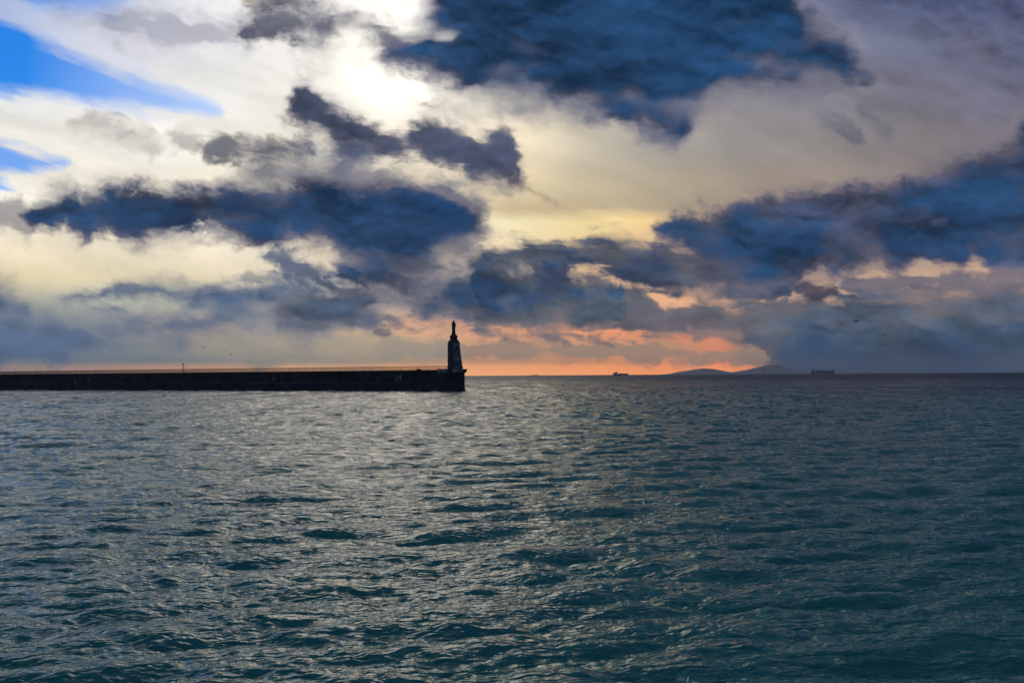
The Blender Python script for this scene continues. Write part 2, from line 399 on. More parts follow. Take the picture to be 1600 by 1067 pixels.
# -- right-hand bank
sky = cloud(sky, band([(742,404),(770,394),(820,383),(880,380),(930,377),(980,378),(1012,386),(1060,389),(1110,388),(1180,384),(1260,384)],
                      [(742,412),(800,418),(850,410),(890,410),(925,420),(960,435),(1000,440),(1040,455),(1080,460),(1110,462),(1140,470),(1168,480),(1190,478),(1222,468),(1240,462),(1248,432),(1262,420)], 6, 'flat'),
            (88,96,112), (30,64,106), 0.975, (-2, 26))
sky = cloud(sky, band([(744,410),(780,408),(820,414),(858,412),(882,420),(902,440),(914,454)], [(744,470),(770,492),(800,499),(835,499),(858,494),(884,478),(906,472),(916,462)], 8, 'scrap'),
            (92,102,118), (36,70,112), 0.95, (-2, 26))
sky = cloud(sky, band([(944,446),(958,440),(974,446)], [(944,458),(960,472),(974,462)], 5, 'tiny', warp=False), (96,108,126), (48,80,118), 0.85, (0, 10))
sky = cloud(sky, band([(1036,356),(1060,344),(1090,336),(1120,338),(1150,326),(1200,314),(1260,300),(1300,302),(1400,284),(1470,260),(1540,240),(1570,226),(1590,206),(1640,170),(1800,90),(2100,-20)],
                      [(1036,361),(1072,370),(1088,390),(1112,420),(1180,440),(1240,434),(1290,424),(1340,420),(1376,414),(1404,428),(1420,424),(1446,410),(1480,408),(1505,416),(1530,404),(1548,418),(1572,430),(1600,432),(1800,440),(2100,470)], 20, 'fibre', grow=10, openr=True),
            (150,138,136), (104,108,128), 0.45, (10, 60))
sky = cloud(sky, band([(1036,356),(1060,344),(1090,336),(1120,338),(1150,326),(1200,314),(1260,300),(1300,302),(1400,284),(1470,260),(1540,240),(1570,226),(1590,206),(1640,170),(1800,90),(2100,-20)],
                      [(1036,361),(1072,370),(1088,390),(1112,420),(1180,440),(1240,434),(1290,424),(1340,420),(1376,414),(1404,428),(1420,424),(1446,410),(1480,408),(1505,416),(1530,404),(1548,418),(1572,430),(1600,432),(1800,440),(2100,470)], 9, 'body', openr=True),
            (84,88,112), (31,67,110), 0.98, (-8, 36))
sky = cloud(sky, band([(1195,318),(1240,322),(1300,330),(1400,338),(1480,352)], [(1195,330),(1260,342),(1330,344),(1420,352),(1480,358)], 10, 'flat'), (96,92,112), (92,92,116), 0.45, (0, 20))
sky = cloud(sky, band([(1240,446),(1254,437),(1268,442),(1282,454),(1306,452)], [(1240,456),(1262,456),(1272,470),(1286,462),(1308,461)], 4, 'tiny', warp=False), (110,96,104), (62,66,90), 0.9, (0, 10))
sky = cloud(sky, band([(1322,446),(1400,436),(1500,433),(1600,430),(2100,430)], [(1322,452),(1400,453),(1450,448),(1540,448),(1575,470),(2100,480)], 6, 'flat', openr=True), (124,116,126), (90,96,118), 0.8, (0, 12))
sky = cloud(sky, band([(1300,470),(1420,468),(1540,462),(1600,460),(2100,460)], [(1300,500),(1420,498),(1600,498),(2100,498)], 7, 'flat', openr=True), (100,104,118), (78,94,118), 0.8, (0, 14))

lr, lg, lb = separate(sky)
lum = lr * 0.3 + lg * 0.6 + lb * 0.1
n_tone = noise(combine(PXw * 0.005 + PYw * 0.002, PYw * 0.012 - PXw * 0.002, 8.8), 1.2, 6.0, 0.55) - 0.5
vv = mn(mx(0.92 + n_tone * 2.4 - relief * 1.8 + n_fine * 0.18, 0.45), 1.45)
dark = smooth(lum, 0.22, 0.08) * smooth(PY, 600, 520)
sky = mixc(dark, sky, mixc(1.0, sky, combine(vv * 1.08, vv * 1.01, vv * 0.93), 'MULTIPLY'))

# the rest of the sky, behind and overhead: the same slate cloud deck with paler breaks
den = mx(dz, 0.0) + 0.16
DV = combine(dx / den, dy / den, 4.4)
n_deck = noise(DV, 0.9, 8.0, 0.58, 0.3)
deck = mixc(smooth(n_deck, 0.40, 0.66), lin((34,54,88)), lin((92,104,126)))
deck = mixc(smooth(dz, 0.10, 0.0), deck, lin((62,84,112)))
behind = smooth(dy, 0.46, 0.22)
over = smooth(dz, 0.50, 0.88)

def background(col):
    n = wt.nodes.new('ShaderNodeBackground')
    n.inputs['Strength'].default_value = BG
    f = mixc(1.0, col, (1 / BG, 1 / BG, 1 / BG), 'MULTIPLY')
    wt.links.new(f.s, n.inputs['Color'])
    return n
ms = wt.nodes.new('ShaderNodeMixShader')
E.put(ms.inputs[0], mx(mx(behind, over), E.math('LESS_THAN', dz, -0.03)))
wt.links.new(background(sky).outputs[0], ms.inputs[1])
wt.links.new(background(deck).outputs[0], ms.inputs[2])
out = wt.nodes.new('ShaderNodeOutputWorld')
wt.links.new(ms.outputs[0], out.inputs['Surface'])
world.cycles.sampling_method = 'NONE'
scene.cycles.use_adaptive_sampling = True
scene.cycles.adaptive_threshold = 0.015
scene.cycles.adaptive_min_samples = 12
# ------------------------------------------------------------------ object helpers
def tag(o, label=None, cat=None, group=None, kind=None):
    if label: o['label'] = label
    if cat: o['category'] = cat
    if group: o['group'] = group
    if kind: o['kind'] = kind
    return o

def empty(name, loc, rz=0.0, label=None, cat=None, group=None):
    o = bpy.data.objects.new(name, None)
    o.empty_display_size = 0.5
    o.location = loc
    o.rotation_euler = (0, 0, rz)
    COL.objects.link(o)
    return tag(o, label, cat, group)

def obj(name, bm, mat, parent=None, smooth=False):
    me = bpy.data.meshes.new(name)
    if isinstance(bm, bmesh.types.BMesh):
        bmesh.ops.recalc_face_normals(bm, faces=bm.faces)
        bm.to_mesh(me); bm.free()
    else:
        me.from_pydata(*bm); me.update()
    if smooth: me.polygons.foreach_set('use_smooth', [True] * len(me.polygons))
    if mat: me.materials.append(mat)
    o = bpy.data.objects.new(name, me)
    COL.objects.link(o)
    if parent: o.parent = parent
    return o

def share(name, me, parent, loc, rot=(0, 0, 0), scale=(1, 1, 1)):
    o = bpy.data.objects.new(name, me)
    COL.objects.link(o)
    o.parent = parent
    o.location = loc; o.rotation_euler = rot; o.scale = scale
    return o

def add_box(bm, x0, x1, y0, y1, z0, z1, taper=0.0):
    t = taper
    v = [bm.verts.new(p) for p in ((x0, y0, z0), (x1, y0, z0), (x1, y1, z0), (x0, y1, z0),
                                   (x0 + t, y0 + t, z1), (x1 - t, y0 + t, z1), (x1 - t, y1 - t, z1), (x0 + t, y1 - t, z1))]
    for f in ((0, 3, 2, 1), (4, 5, 6, 7), (0, 1, 5, 4), (1, 2, 6, 5), (2, 3, 7, 6), (3, 0, 4, 7)):
        bm.faces.new([v[i] for i in f])
    return v

def box(x0, x1, y0, y1, z0, z1, taper=0.0, bevel=0.0):
    bm = bmesh.new()
    add_box(bm, x0, x1, y0, y1, z0, z1, taper)
    if bevel: bmesh.ops.bevel(bm, geom=bm.edges[:], offset=bevel, segments=1, affect='EDGES')
    return bm

def add_tube(bm, p, q, r0, r1=None, n=8):
    r1 = r0 if r1 is None else r1
    p, q = Vector(p), Vector(q)
    d = (q - p).normalized()
    a = d.orthogonal().normalized(); b = d.cross(a)
    R = []
    for c, r in ((p, r0), (q, r1)):
        R.append([bm.verts.new(c + (a * math.cos(2 * math.pi * i / n) + b * math.sin(2 * math.pi * i / n)) * r) for i in range(n)])
    for i in range(n):
        bm.faces.new((R[0][i], R[0][(i + 1) % n], R[1][(i + 1) % n], R[1][i]))
    bm.faces.new(R[0][::-1]); bm.faces.new(R[1])

def add_prism(bm, prof, y0, y1):
    """x-z outline pushed along y"""
    A = [bm.verts.new((x, y0, z)) for x, z in prof]
    B = [bm.verts.new((x, y1, z)) for x, z in prof]
    n = len(prof)
    bm.faces.new(A); bm.faces.new(B[::-1])
    for i in range(n): bm.faces.new((A[i], A[(i + 1) % n], B[(i + 1) % n], B[i]))

def add_loft(bm, rings, cap=True):
    R = [[bm.verts.new(p) for p in r] for r in rings]
    n = len(R[0])
    for a, b in zip(R, R[1:]):
        for i in range(n): bm.faces.new((a[i], a[(i + 1) % n], b[(i + 1) % n], b[i]))
    if cap: bm.faces.new(R[0][::-1]); bm.faces.new(R[-1])

# ------------------------------------------------------------------ materials
def material(name):
    m = bpy.data.materials.new(name); m.use_nodes = True
    nt = m.node_tree; E.nt = nt
    return m, nt, nt.nodes['Principled BSDF']

def stone(name, c0, c1, scale, rough=0.85, bump=0.3, streak=True):
    m, nt, b = material(name)
    g = nt.nodes.new('ShaderNodeTexCoord')
    P = E(g.outputs['Object'])
    x, y, z = separate(P)
    n1 = noise(P, scale, 6.0, 0.6)
    n2 = noise(combine(x * 1.0, y * 1.0, z * 0.18), scale * 1.8, 5.0, 0.6) if streak else noise(P, scale * 3, 4.0)
    col = mixc(smooth(n1 * 0.6 + n2 * 0.4, 0.38, 0.62), c0, c1)
    nt.links.new(col.s, b.inputs['Base Color'])
    b.inputs['Roughness'].default_value = rough
    bp = nt.nodes.new('ShaderNodeBump')
    bp.inputs['Strength'].default_value = bump
    bp.inputs['Distance'].default_value = 0.05
    E.put(bp.inputs['Height'], noise(P, scale * 5, 6.0, 0.65))
    nt.links.new(bp.outputs[0], b.inputs['Normal'])
    return m

def plain(name, col, rough=0.5, metal=0.0, var=0.25, scale=2.0):
    m, nt, b = material(name)
    g = nt.nodes.new('ShaderNodeTexCoord')
    n1 = noise(E(g.outputs['Object']), scale, 5.0, 0.6)
    c = mixc(n1, tuple(v * (1 - var) for v in col), tuple(min(1, v * (1 + var)) for v in col))
    nt.links.new(c.s, b.inputs['Base Color'])
    b.inputs['Roughness'].default_value = rough
    b.inputs['Metallic'].default_value = metal
    return m

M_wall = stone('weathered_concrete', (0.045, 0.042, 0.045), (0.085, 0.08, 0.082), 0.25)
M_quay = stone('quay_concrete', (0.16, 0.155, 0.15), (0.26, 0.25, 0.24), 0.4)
M_wet = stone('wet_weed_stone', (0.015, 0.018, 0.016), (0.04, 0.042, 0.038), 0.5, 0.45)
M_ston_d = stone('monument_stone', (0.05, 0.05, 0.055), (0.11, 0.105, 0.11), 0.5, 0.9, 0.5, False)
M_ston_lit = stone('monument_stone_lit_side', (0.09, 0.095, 0.105), (0.50, 0.51, 0.53), 0.45, 0.9, 0.5, False)  # paler copy of the stone: the right face's extra light put into its colour
M_core = stone('monument_mortar', (0.07, 0.07, 0.075), (0.13, 0.125, 0.12), 0.8, 0.95, 0.4, False)
M_bronze = plain('dark_statue_stone', (0.06, 0.055, 0.05), 0.7, 0.0, 0.3, 1.2)
M_rail = plain('rusty_iron', (0.14, 0.085, 0.075), 0.7, 0.0, 0.35, 0.6)
M_block = stone('pale_block', (0.30, 0.33, 0.37), (0.45, 0.48, 0.52), 0.9, 0.85, 0.3)
M_door = plain('pale_blue_paint', (0.42, 0.52, 0.60), 0.5)
M_grey = plain('grey_paint', (0.32, 0.33, 0.36), 0.55)
M_dark = plain('dark_paint', (0.05, 0.05, 0.055), 0.5)

# ------------------------------------------------------------------ sea
rng = np.random.default_rng(11)
def spectrum(N, L, kp, klo, khi, wind, spread, hs, seed):
    """random sea patch from a wind-wave spectrum: height and the two horizontal pulls"""
    r = np.random.default_rng(seed)
    k1 = 2 * np.pi * np.fft.fftfreq(N, L / N)
    KX, KY = np.meshgrid(k1, k1, indexing='ij')
    K = np.hypot(KX, KY); K[0, 0] = 1e-6
    c = (KX * math.cos(wind) + KY * math.sin(wind)) / K
    P = K ** -4.0 * np.exp(-1.25 * (kp / K) ** 2) * (np.abs(c) ** spread + 0.03)
    P[(K < klo) | (K >= khi)] = 0; P[0, 0] = 0
    A = np.sqrt(P) * np.fft.fft2(r.standard_normal((N, N)))
    h = np.fft.ifft2(A)
    s = hs / 4 / (h.real.std() + 1e-9)
    dxx = np.fft.ifft2(1j * KX / K * A).real * s
    dyy = np.fft.ifft2(1j * KY / K * A).real * s
    J = (1 + 1.1 * np.fft.ifft2(-KX * KX / K * A).real * s) * (1 + 1.1 * np.fft.ifft2(-KY * KY / K * A).real * s)
    return h.real * s, dxx, dyy, J

def sample(f, L, x, y):
    N = f.shape[0]
    u, v = (x / L % 1.0) * N, (y / L % 1.0) * N
    i, j = np.floor(u).astype(int), np.floor(v).astype(int)
    a, b = u - i, v - j
    i %= N; j %= N; i1, j1 = (i + 1) % N, (j + 1) % N
    return f[i, j] * (1 - a) * (1 - b) + f[i1, j] * a * (1 - b) + f[i, j1] * (1 - a) * b + f[i1, j1] * a * b

WIND = math.radians(101)
p1 = spectrum(1024, 193.0, 1.12, 0.25, 7.0, WIND, 11.0, 0.40, 3)
p2 = spectrum(1024, 47.0, 1.35, 7.0, 60.0, WIND, 3.0, 0.075, 5)

def sea_points(r, th):
    R, T = np.meshgrid(r, th, indexing='ij')
    x, y = R * np.sin(T), R * np.cos(T)
    x, y = x.ravel(), y.ravel()
    rr = np.hypot(x, y)
    fade = np.clip((1500.0 - rr) / 1000.0, 0.0, 1.0)
    fade2 = np.clip((75.0 - rr) / 45.0, 0.0, 1.0)
    lod = np.interp(rr, [0, 60, 250, 700], [1.0, 1.05, 1.3, 1.5])     # the coarser grid flattens the chop
    h = sample(p1[0], 193.0, x, y) * fade * lod
    gx, gy = sample(p1[1], 193.0, x, y) * fade, sample(p1[2], 193.0, x, y) * fade
    c, s = math.cos(0.4), math.sin(0.4)
    x2, y2 = x * c - y * s, x * s + y * c
    h2 = sample(p2[0], 47.0, x2, y2) * fade2
    J = sample(p1[3], 193.0, x, y)
    chop = 1.35
    co = np.empty((len(x), 3), np.float32)
    co[:, 0] = x - chop * gx; co[:, 1] = y - chop * gy; co[:, 2] = h + h2
    return co, J, rr

def grid_mesh(name, nr, nt, co):
    me = bpy.data.meshes.new(name)
    i, j = np.meshgrid(np.arange(nr - 1), np.arange(nt - 1), indexing='ij')
    a = (i * nt + j).ravel()
    q = np.stack([a, a + nt, a + nt + 1, a + 1], 1)[:, ::-1].astype(np.int32)
    me.vertices.add(len(co)); me.vertices.foreach_set('co', co.ravel())
    me.loops.add(q.size); me.loops.foreach_set('vertex_index', q.ravel())
    me.polygons.add(len(q))
    me.polygons.foreach_set('loop_start', np.arange(0, q.size, 4, dtype=np.int32))
    me.polygons.foreach_set('loop_total', np.full(len(q), 4, np.int32))
    me.polygons.foreach_set('use_smooth', np.ones(len(q), bool))
    me.update(calc_edges=True)
    return me

r = [4.0]
while r[-1] < 1500.0: r.append(r[-1] + max(0.06, r[-1] * (0.0052 if r[-1] < 500 else 0.011)) if r[-1] > 13 else r[-1] + 0.35)
r = np.array(r + list(np.geomspace(1520.0, 26000.0, 40)))
th = np.concatenate([np.linspace(-math.pi, -0.62, 60)[:-1], np.linspace(-0.62, 0.62, 1290), np.linspace(0.62, math.pi, 60)[1:]])
co, J, rr = sea_points(r, th)
me = grid_mesh('sea', len(r), len(th), co)
rough = np.interp(rr, [0, 40, 150, 500, 1500, 26000], [0.07, 0.075, 0.09, 0.18, 0.38, 0.50]).astype(np.float32)
ripple = np.interp(rr, [0, 60, 200, 500, 1500, 26000], [1.0, 1.0, 1.4, 1.9, 2.2, 2.2]).astype(np.float32)
at = me.attributes.new('ripple', 'FLOAT', 'POINT'); at.data.foreach_set('value', ripple)
at = me.attributes.new('wave_roughness', 'FLOAT', 'POINT'); at.data.foreach_set('value', rough)
Jq = np.quantile(J[(rr > 60) & (rr < 600)], 0.0015)
foam = (np.clip((Jq - J) / 0.10 + 0.3, 0, 1) * (J < Jq + 0.03) * (rr > 60)).astype(np.float32)
at = me.attributes.new('foam', 'FLOAT', 'POINT'); at.data.foreach_set('value', foam)

M_sea, nt, b = material('sea_water')
def attr(name):
    n = nt.nodes.new('ShaderNodeAttribute'); n.attribute_name = name
    return E(n.outputs['Fac'])
geo = nt.nodes.new('ShaderNodeNewGeometry')
P = E(geo.outputs['Position'])
px_, py_, pz_ = separate(P)
# unresolved chop: a ridged ripple field (slopes by finite difference) over a finer random one
rip = attr('ripple')
EPS = 0.045
def ripple_height(dx_, dy_):
    v = combine((px_ + dx_) * 0.50 + (py_ + dy_) * 0.12, (py_ + dy_) * 1.25 - (px_ + dx_) * 0.14, 0.0)
    n1 = noise(v, 1.15, 3.0, 0.52, 0.55)
    n2 = noise(v, 4.2, 3.0, 0.55, 0.4)
    r1 = E.math('ABSOLUTE', n1 * 2.0 - 1.0)
    r2 = E.math('ABSOLUTE', n2 * 2.0 - 1.0)
    return r1 * -0.19 + r2 * -0.062
h0 = ripple_height(0.0, 0.0)
gx = (ripple_height(EPS, 0.0) - h0) * (1 / EPS)
gy = (ripple_height(0.0, EPS) - h0) * (1 / EPS)
PA = combine(px_ * 0.55 + py_ * 0.08, py_ * 1.15 - px_ * 0.1, pz_)
s1x, s1y, _ = separate(noise(PA, 1.7, 3.0, 0.58, 0.5, color=True))
s2x, s2y, _ = separate(noise(PA, 6.5, 3.0, 0.60, 0.7, color=True))
gust = smooth(noise(combine(px_ * 0.5, py_, 0.0), 0.035, 4.0, 0.6), 0.35, 0.65, 0.7, 1.25)
far = rip - 1.0
streak = smooth(noise(combine(px_ * 0.085, py_ * 0.011, 0.0), 1.0, 4.0, 0.65, 0.3), 0.36, 0.64, 0.25, 1.9)
gust = gust * (1.0 + (streak - 1.0) * mn(far, 1.0))
def slope(a, b_, g, k): return (((a - 0.5) * 0.5 * rip + (b_ - 0.5) * 0.42) * rip * k - g) * gust
nv_ = nt.nodes.new('ShaderNodeVectorMath'); nv_.operation = 'ADD'
nt.links.new(geo.outputs['Normal'], nv_.inputs[0])
E.put(nv_.inputs[1], combine(slope(s1x, s2x, gx, 0.7), slope(s1y, s2y, gy, 1.1) - far * streak * 0.15, 0.0))
nn = nt.nodes.new('ShaderNodeVectorMath'); nn.operation = 'NORMALIZE'
nt.links.new(nv_.outputs[0], nn.inputs[0])
nt.links.new(nn.outputs[0], b.inputs['Normal'])
fm = attr('foam') * smooth(noise(P, 2.5, 5.0, 0.65), 0.42, 0.58)
fm = mn(fm, 1.0)
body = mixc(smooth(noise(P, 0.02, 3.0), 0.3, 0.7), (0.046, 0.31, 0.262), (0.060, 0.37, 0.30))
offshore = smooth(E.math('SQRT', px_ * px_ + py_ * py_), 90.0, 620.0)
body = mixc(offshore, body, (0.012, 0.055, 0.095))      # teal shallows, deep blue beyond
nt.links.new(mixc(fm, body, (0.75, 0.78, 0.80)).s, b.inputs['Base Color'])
E.put(b.inputs['Roughness'], mx(attr('wave_roughness'), fm * 0.8))
b.inputs['IOR'].default_value = 1.333
b.inputs['Specular IOR Level'].default_value = 0.36
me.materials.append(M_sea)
sea = bpy.data.objects.new('sea', me)
COL.objects.link(sea)
tag(sea, kind='structure')

# ------------------------------------------------------------------ breakwater
def base_point(px, py):
    X, Z = ray(px, py)
    D = -CAM_H / Z
    return Vector((X * D, D, 0.0))
A0, B0_ = base_point(703, 611.5), base_point(0, 609.7)
ex = (A0 - B0_).normalized()              # towards the head
ey = Vector((-ex.y, ex.x, 0.0))           # seaward, away from the camera
RZ = math.atan2(ex.y, ex.x)
WALL, QUAY, DECK, WID = 8.75, 3.6, 7.75, 11.5

def along(px, t=0.0):
    """distance along the breakwater (negative = away from the head) seen at photo column px"""
    X, _ = ray(px, 590)
    O = A0 + ey * t
    # (O.x + s ex.x) = X (O.y + s ex.y)
    return (X * O.y - O.x) / (ex.x - X * ex.y)
def height(px, py, t=0.0):
    s = along(px, t)
    D = (A0 + ey * t + ex * s).y
    return CAM_H + ray(px, py)[1] * D

pier = empty('breakwater', A0, RZ, 'long dark concrete breakwater with seawall and lower quay running out from the left', 'breakwater')
S_END = along(-130)
S_HEAD = along(644)
# lower quay, wet foot and its edge
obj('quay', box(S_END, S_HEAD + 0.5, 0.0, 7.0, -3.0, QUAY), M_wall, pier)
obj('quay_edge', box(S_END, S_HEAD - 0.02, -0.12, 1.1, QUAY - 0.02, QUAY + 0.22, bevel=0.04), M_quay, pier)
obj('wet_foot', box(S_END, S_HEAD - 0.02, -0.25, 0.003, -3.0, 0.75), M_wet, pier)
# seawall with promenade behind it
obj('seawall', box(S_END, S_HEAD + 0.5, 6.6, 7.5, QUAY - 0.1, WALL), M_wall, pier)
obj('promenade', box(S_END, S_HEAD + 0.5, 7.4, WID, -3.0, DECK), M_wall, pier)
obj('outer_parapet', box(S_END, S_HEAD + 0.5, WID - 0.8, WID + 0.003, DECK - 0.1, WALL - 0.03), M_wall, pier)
cop = box(-5.98, 0, 6.45, 7.65, WALL, WALL + 0.16, bevel=0.03)
c0 = obj('coping_stone', cop, M_wall, pier); c0.location = (S_HEAD, 0, 0)
k = 1
while S_HEAD - 6 * (k + 1) > S_END:
    share('coping_stone', c0.data, pier, (S_HEAD - 6 * k, 0, 0)); k += 1
butt = bmesh.new(); add_prism(butt, [(-0.5, QUAY + 0.003), (0.5, QUAY + 0.003), (0.5, WALL - 0.5), (-0.5, WALL - 0.5)], 6.35, 6.62)
b0 = obj('pilaster', butt, M_wall, pier); b0.location = (S_HEAD - 9, 0, 0)
k = 1
while S_HEAD - 9 - 18 * k > S_END:
    share('pilaster', b0.data, pier, (S_HEAD - 9 - 18 * k, 0, 0)); k += 1
# head of the breakwater
obj('pier_head', box(S_HEAD, 0.0, 0.0, WID, -3.0, DECK), M_wall, pier)
obj('wet_foot', box(S_HEAD - 0.2, 0.3, -0.3, WID + 0.3, -3.0, 0.8), M_wet, pier)
bm = bmesh.new()
add_box(bm, S_HEAD, 0.0, 0.0, 0.7, DECK - 0.01, WALL + 0.05)
add_box(bm, S_HEAD, S_HEAD + 0.7, 0.703, WID, DECK - 0.01, WALL - 0.02)
obj('parapet', bm, M_wall, pier)
bm = bmesh.new()     # flaring cornice round the end
add_prism(bm, [(-1.2, 8.05), (0.1, 7.7), (0.9, 9.25), (-1.2, 9.25)], 0.7, WID + 0.9)
obj('end_cornice', bm, M_wall, pier)
bm = bmesh.new(); add_box(bm, S_HEAD, -1.25, -0.12, 0.9, WALL + 0.053, WALL + 0.22)
obj('coping_stone', bm, M_wall, pier)
for px in (653, 686, 694, 709):
    s = along(px, -0.2); w = 0.85
    o = obj('parapet_block', box(s - w, s + w, -0.22, 1.0, WALL - 1.0, WALL + 0.62, bevel=0.06), M_block if px > 660 else M_wall, pier)
# steps from the quay to the head
bm = bmesh.new()
s0, s1 = along(634, 2), S_HEAD - 0.02
n = 24
for i in range(n):
    x0 = s0 + (s1 - s0) * i / n
    add_box(bm, x0, s1, 2.0, 4.0, QUAY + 0.01 + (DECK - QUAY) * i / n, QUAY + (DECK - QUAY) * (i + 1) / n)
obj('steps', bm, M_wall, pier)
# fittings on the seawall
def fitting(name, px, y0, y1, wpx, mat):
    t = 6.55
    s = along(px, t); half = wpx * 0.5 * (A0 + ey * t + ex * s).y / F / 0.85
    z0, z1 = height(px, y1, t), height(px, y0, t)
    fr = bmesh.new()
    for a in ((s - half - 0.12, s - half, z0, z1), (s + half, s + half + 0.12, z0, z1),
              (s - half - 0.12, s + half + 0.12, z1, z1 + 0.12)):
        add_box(fr, a[0], a[1], t - 0.14, t + 0.1, a[2], a[3])
    p = obj(name, box(s - half, s + half, t - 0.06, t + 0.1, z0, z1), mat, pier)
    obj('frame', fr, M_grey, p)
fitting('door', 625.6, 586.6, 593.2, 2.6, M_door)
fitting('door', 620.2, 589.8, 595.4, 2.2, M_grey)
fitting('hatch', 427.6, 589.6, 594.6, 2.6, M_grey)
fitting('hatch', 117.0, 593.2, 598.2, 2.0, M_grey)
fitting('hatch', 137.8, 591.8, 596.4, 1.8, M_grey)
fitting('hatch', 122.3, 597.0, 598.4, 1.6, M_grey)
fitting('hatch', 565.8, 586.0, 587.6, 1.0, M_block)

# pale strip added for the sky's reflection along the foot of the wall
M_sheen = plain('waterline_sheen', (0.62, 0.65, 0.66), 0.9, 0.0, 0.3, 0.8)  # whitish colour stands for sky light mirrored at the waterline
rw = random.Random(8)
sheen_rings = []
s = S_END
h = 0.15
while s < 0.2:
    h = max(0.0, min(0.42, h + rw.uniform(-0.16, 0.16)))
    w = 0.5 + 2.2 * rw.random() * (h + 0.1)
    sheen_rings.append([(s, -0.36, -0.4), (s, -0.36, h - 0.02), (s, -0.36 - w * 0.35, h * 0.8 - 0.02), (s, -0.36 - w, -0.1), (s, -0.36 - w, -0.4)])
    s += rw.uniform(0.4, 0.9)
bm = bmesh.new(); add_loft(bm, sheen_rings)
fo = obj('waterline_sheen', bm, M_sheen, None, True)
fo.location = A0; fo.rotation_euler = (0, 0, RZ)
tag(fo, 'thin pale strip standing in for the sky reflected along the foot of the breakwater', 'foam', kind='stuff')

# ------------------------------------------------------------------ railing along the seaward parapet
fence = empty('railing', A0, RZ, 'tall iron bar railing along the top of the breakwater', 'railing')
FT = WID - 0.4; Z0 = WALL - 0.04; Z1 = WALL + 1.95
S_F = along(699, FT)
bm = bmesh.new()
s = S_F
while s > S_END:
    add_box(bm, s - 0.035, s + 0.035, FT - 0.06, FT + 0.06, Z0 + 0.1, Z1 - 0.05)
    s -= 0.33
tag(obj('bar', bm, M_rail, fence), kind='stuff')
obj('top_rail', box(S_END, S_F, FT - 0.07, FT + 0.07, Z1 - 0.053, Z1 + 0.06), M_rail, fence)
obj('bottom_rail', box(S_END, S_F, FT - 0.05, FT + 0.05, Z0 + 0.2, Z0 + 0.3), M_rail, fence)
pm = box(-0.05, 0.05, FT - 0.08, FT + 0.08, Z0, Z1 - 0.06)
p0 = obj('post', pm, M_rail, fence); p0.location = (S_F, 0, 0)
k = 1
while S_F - 4.95 * k > S_END:
    share('post', p0.data, fence, (S_F - 4.95 * k, 0, 0)); k += 1

# twin-post beacon on the promenade
t = 9.0
s = along(286, t)
bp = A0 + ex * s + ey * t
zt = height(286, 568.0, t)
mast = empty('twin_post_beacon', (bp.x, bp.y, DECK), RZ, 'slim twin post mast with flat top box rising above the railing at the left', 'mast')
for sx in (-0.42, 0.42):
    bm = bmesh.new(); add_tube(bm, (sx, 0, 0), (sx, 0, zt - DECK - 0.3), 0.13, 0.11)
    obj('post', bm, M_dark, mast)
obj('top_box', box(-0.85, 0.6, -0.3, 0.3, zt - DECK - 0.35, zt - DECK, bevel=0.04), M_dark, mast)
bm = bmesh.new(); add_box(bm, -0.36, 0.36, -0.05, 0.05, 2.6, 2.75)
obj('crossbar', bm, M_dark, mast)
obj('base_plate', box(-0.7, 0.7, -0.4, 0.4, 0.0, 0.12), M_grey, mast)

# ------------------------------------------------------------------ monument
TM = 5.2
sM = along(709.3, TM)
mp = A0 + ex * sM + ey * TM
ROTM = math.radians(-50)
mon = empty('monument_tower', (mp.x, mp.y, DECK), ROTM, 'dark tapering stone monument tower at the end of the breakwater', 'monument')
# local: -y face looks to the left of the picture (dark), +x face to the right (coloured paler, as the better-lit side)
K = mp.y / F
def mz(py): return CAM_H + ray(709, py)[1] * mp.y - DECK
z_sh, z_cap0, z_cap1, z_top = mz(536), mz(531.5), mz(524), mz(521.2)
HW = 1.80
def frame_at(z):
    """half sizes of the shaft: x0, x1, y0, y1 at height z (the right-hand side is battered)"""
    f = min(max(z / z_sh, 0), 1)
    bat = 1.15 * (1 - f) ** 1.5
    return -HW - 0.08 * (1 - f), HW + bat * 0.9, -HW - 0.02 * (1 - f), HW + bat * 0.9
rings = []
for i in range(13):
    z = z_sh * i / 12
    x0, x1, y0, y1 = frame_at(z)
    rings.append([(x0, y0, z), (x1, y0, z), (x1, y1, z), (x0, y1, z)])
bm = bmesh.new(); add_loft(bm, rings)
shaft = obj('shaft', bm, M_core, mon)
# rough facing stones, course by course
rnd = random.Random(4)
bm = bmesh.new(); bm2 = bmesh.new()
z = 0.05
while z < z_sh - 0.15:
    hgt = min(rnd.uniform(0.42, 0.7), z_sh - z)
    x0, x1, y0, y1 = frame_at(z + hgt * 0.5)
    for side in range(4):
        a, b_ = ((x0, x1), (y0, y1), (x0, x1), (y0, y1))[side]
        p = a
        while p < b_ - 0.05:
            w = min(rnd.uniform(0.5, 1.25), b_ - p)
            if b_ - p - w < 0.3: w = b_ - p
            o = rnd.uniform(0.02, 0.13)
            g = 0.025
            q0, q1 = p + g, p + w - g
            zz0, zz1 = z + g, z + hgt - g
            if side == 0: add_box(bm, q0, q1, y0 - o, y0 + 0.15, zz0, zz1)
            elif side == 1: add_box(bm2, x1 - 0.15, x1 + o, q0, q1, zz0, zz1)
            elif side == 2: add_box(bm, q0, q1, y1 - 0.15, y1 + o, zz0, zz1)
            else: add_box(bm, x0 - o, x0 + 0.15, q0, q1, zz0, zz1)
            p += w
    z += hgt
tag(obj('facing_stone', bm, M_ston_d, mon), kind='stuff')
tag(obj('facing_stone', bm2, M_ston_lit, mon), kind='stuff')
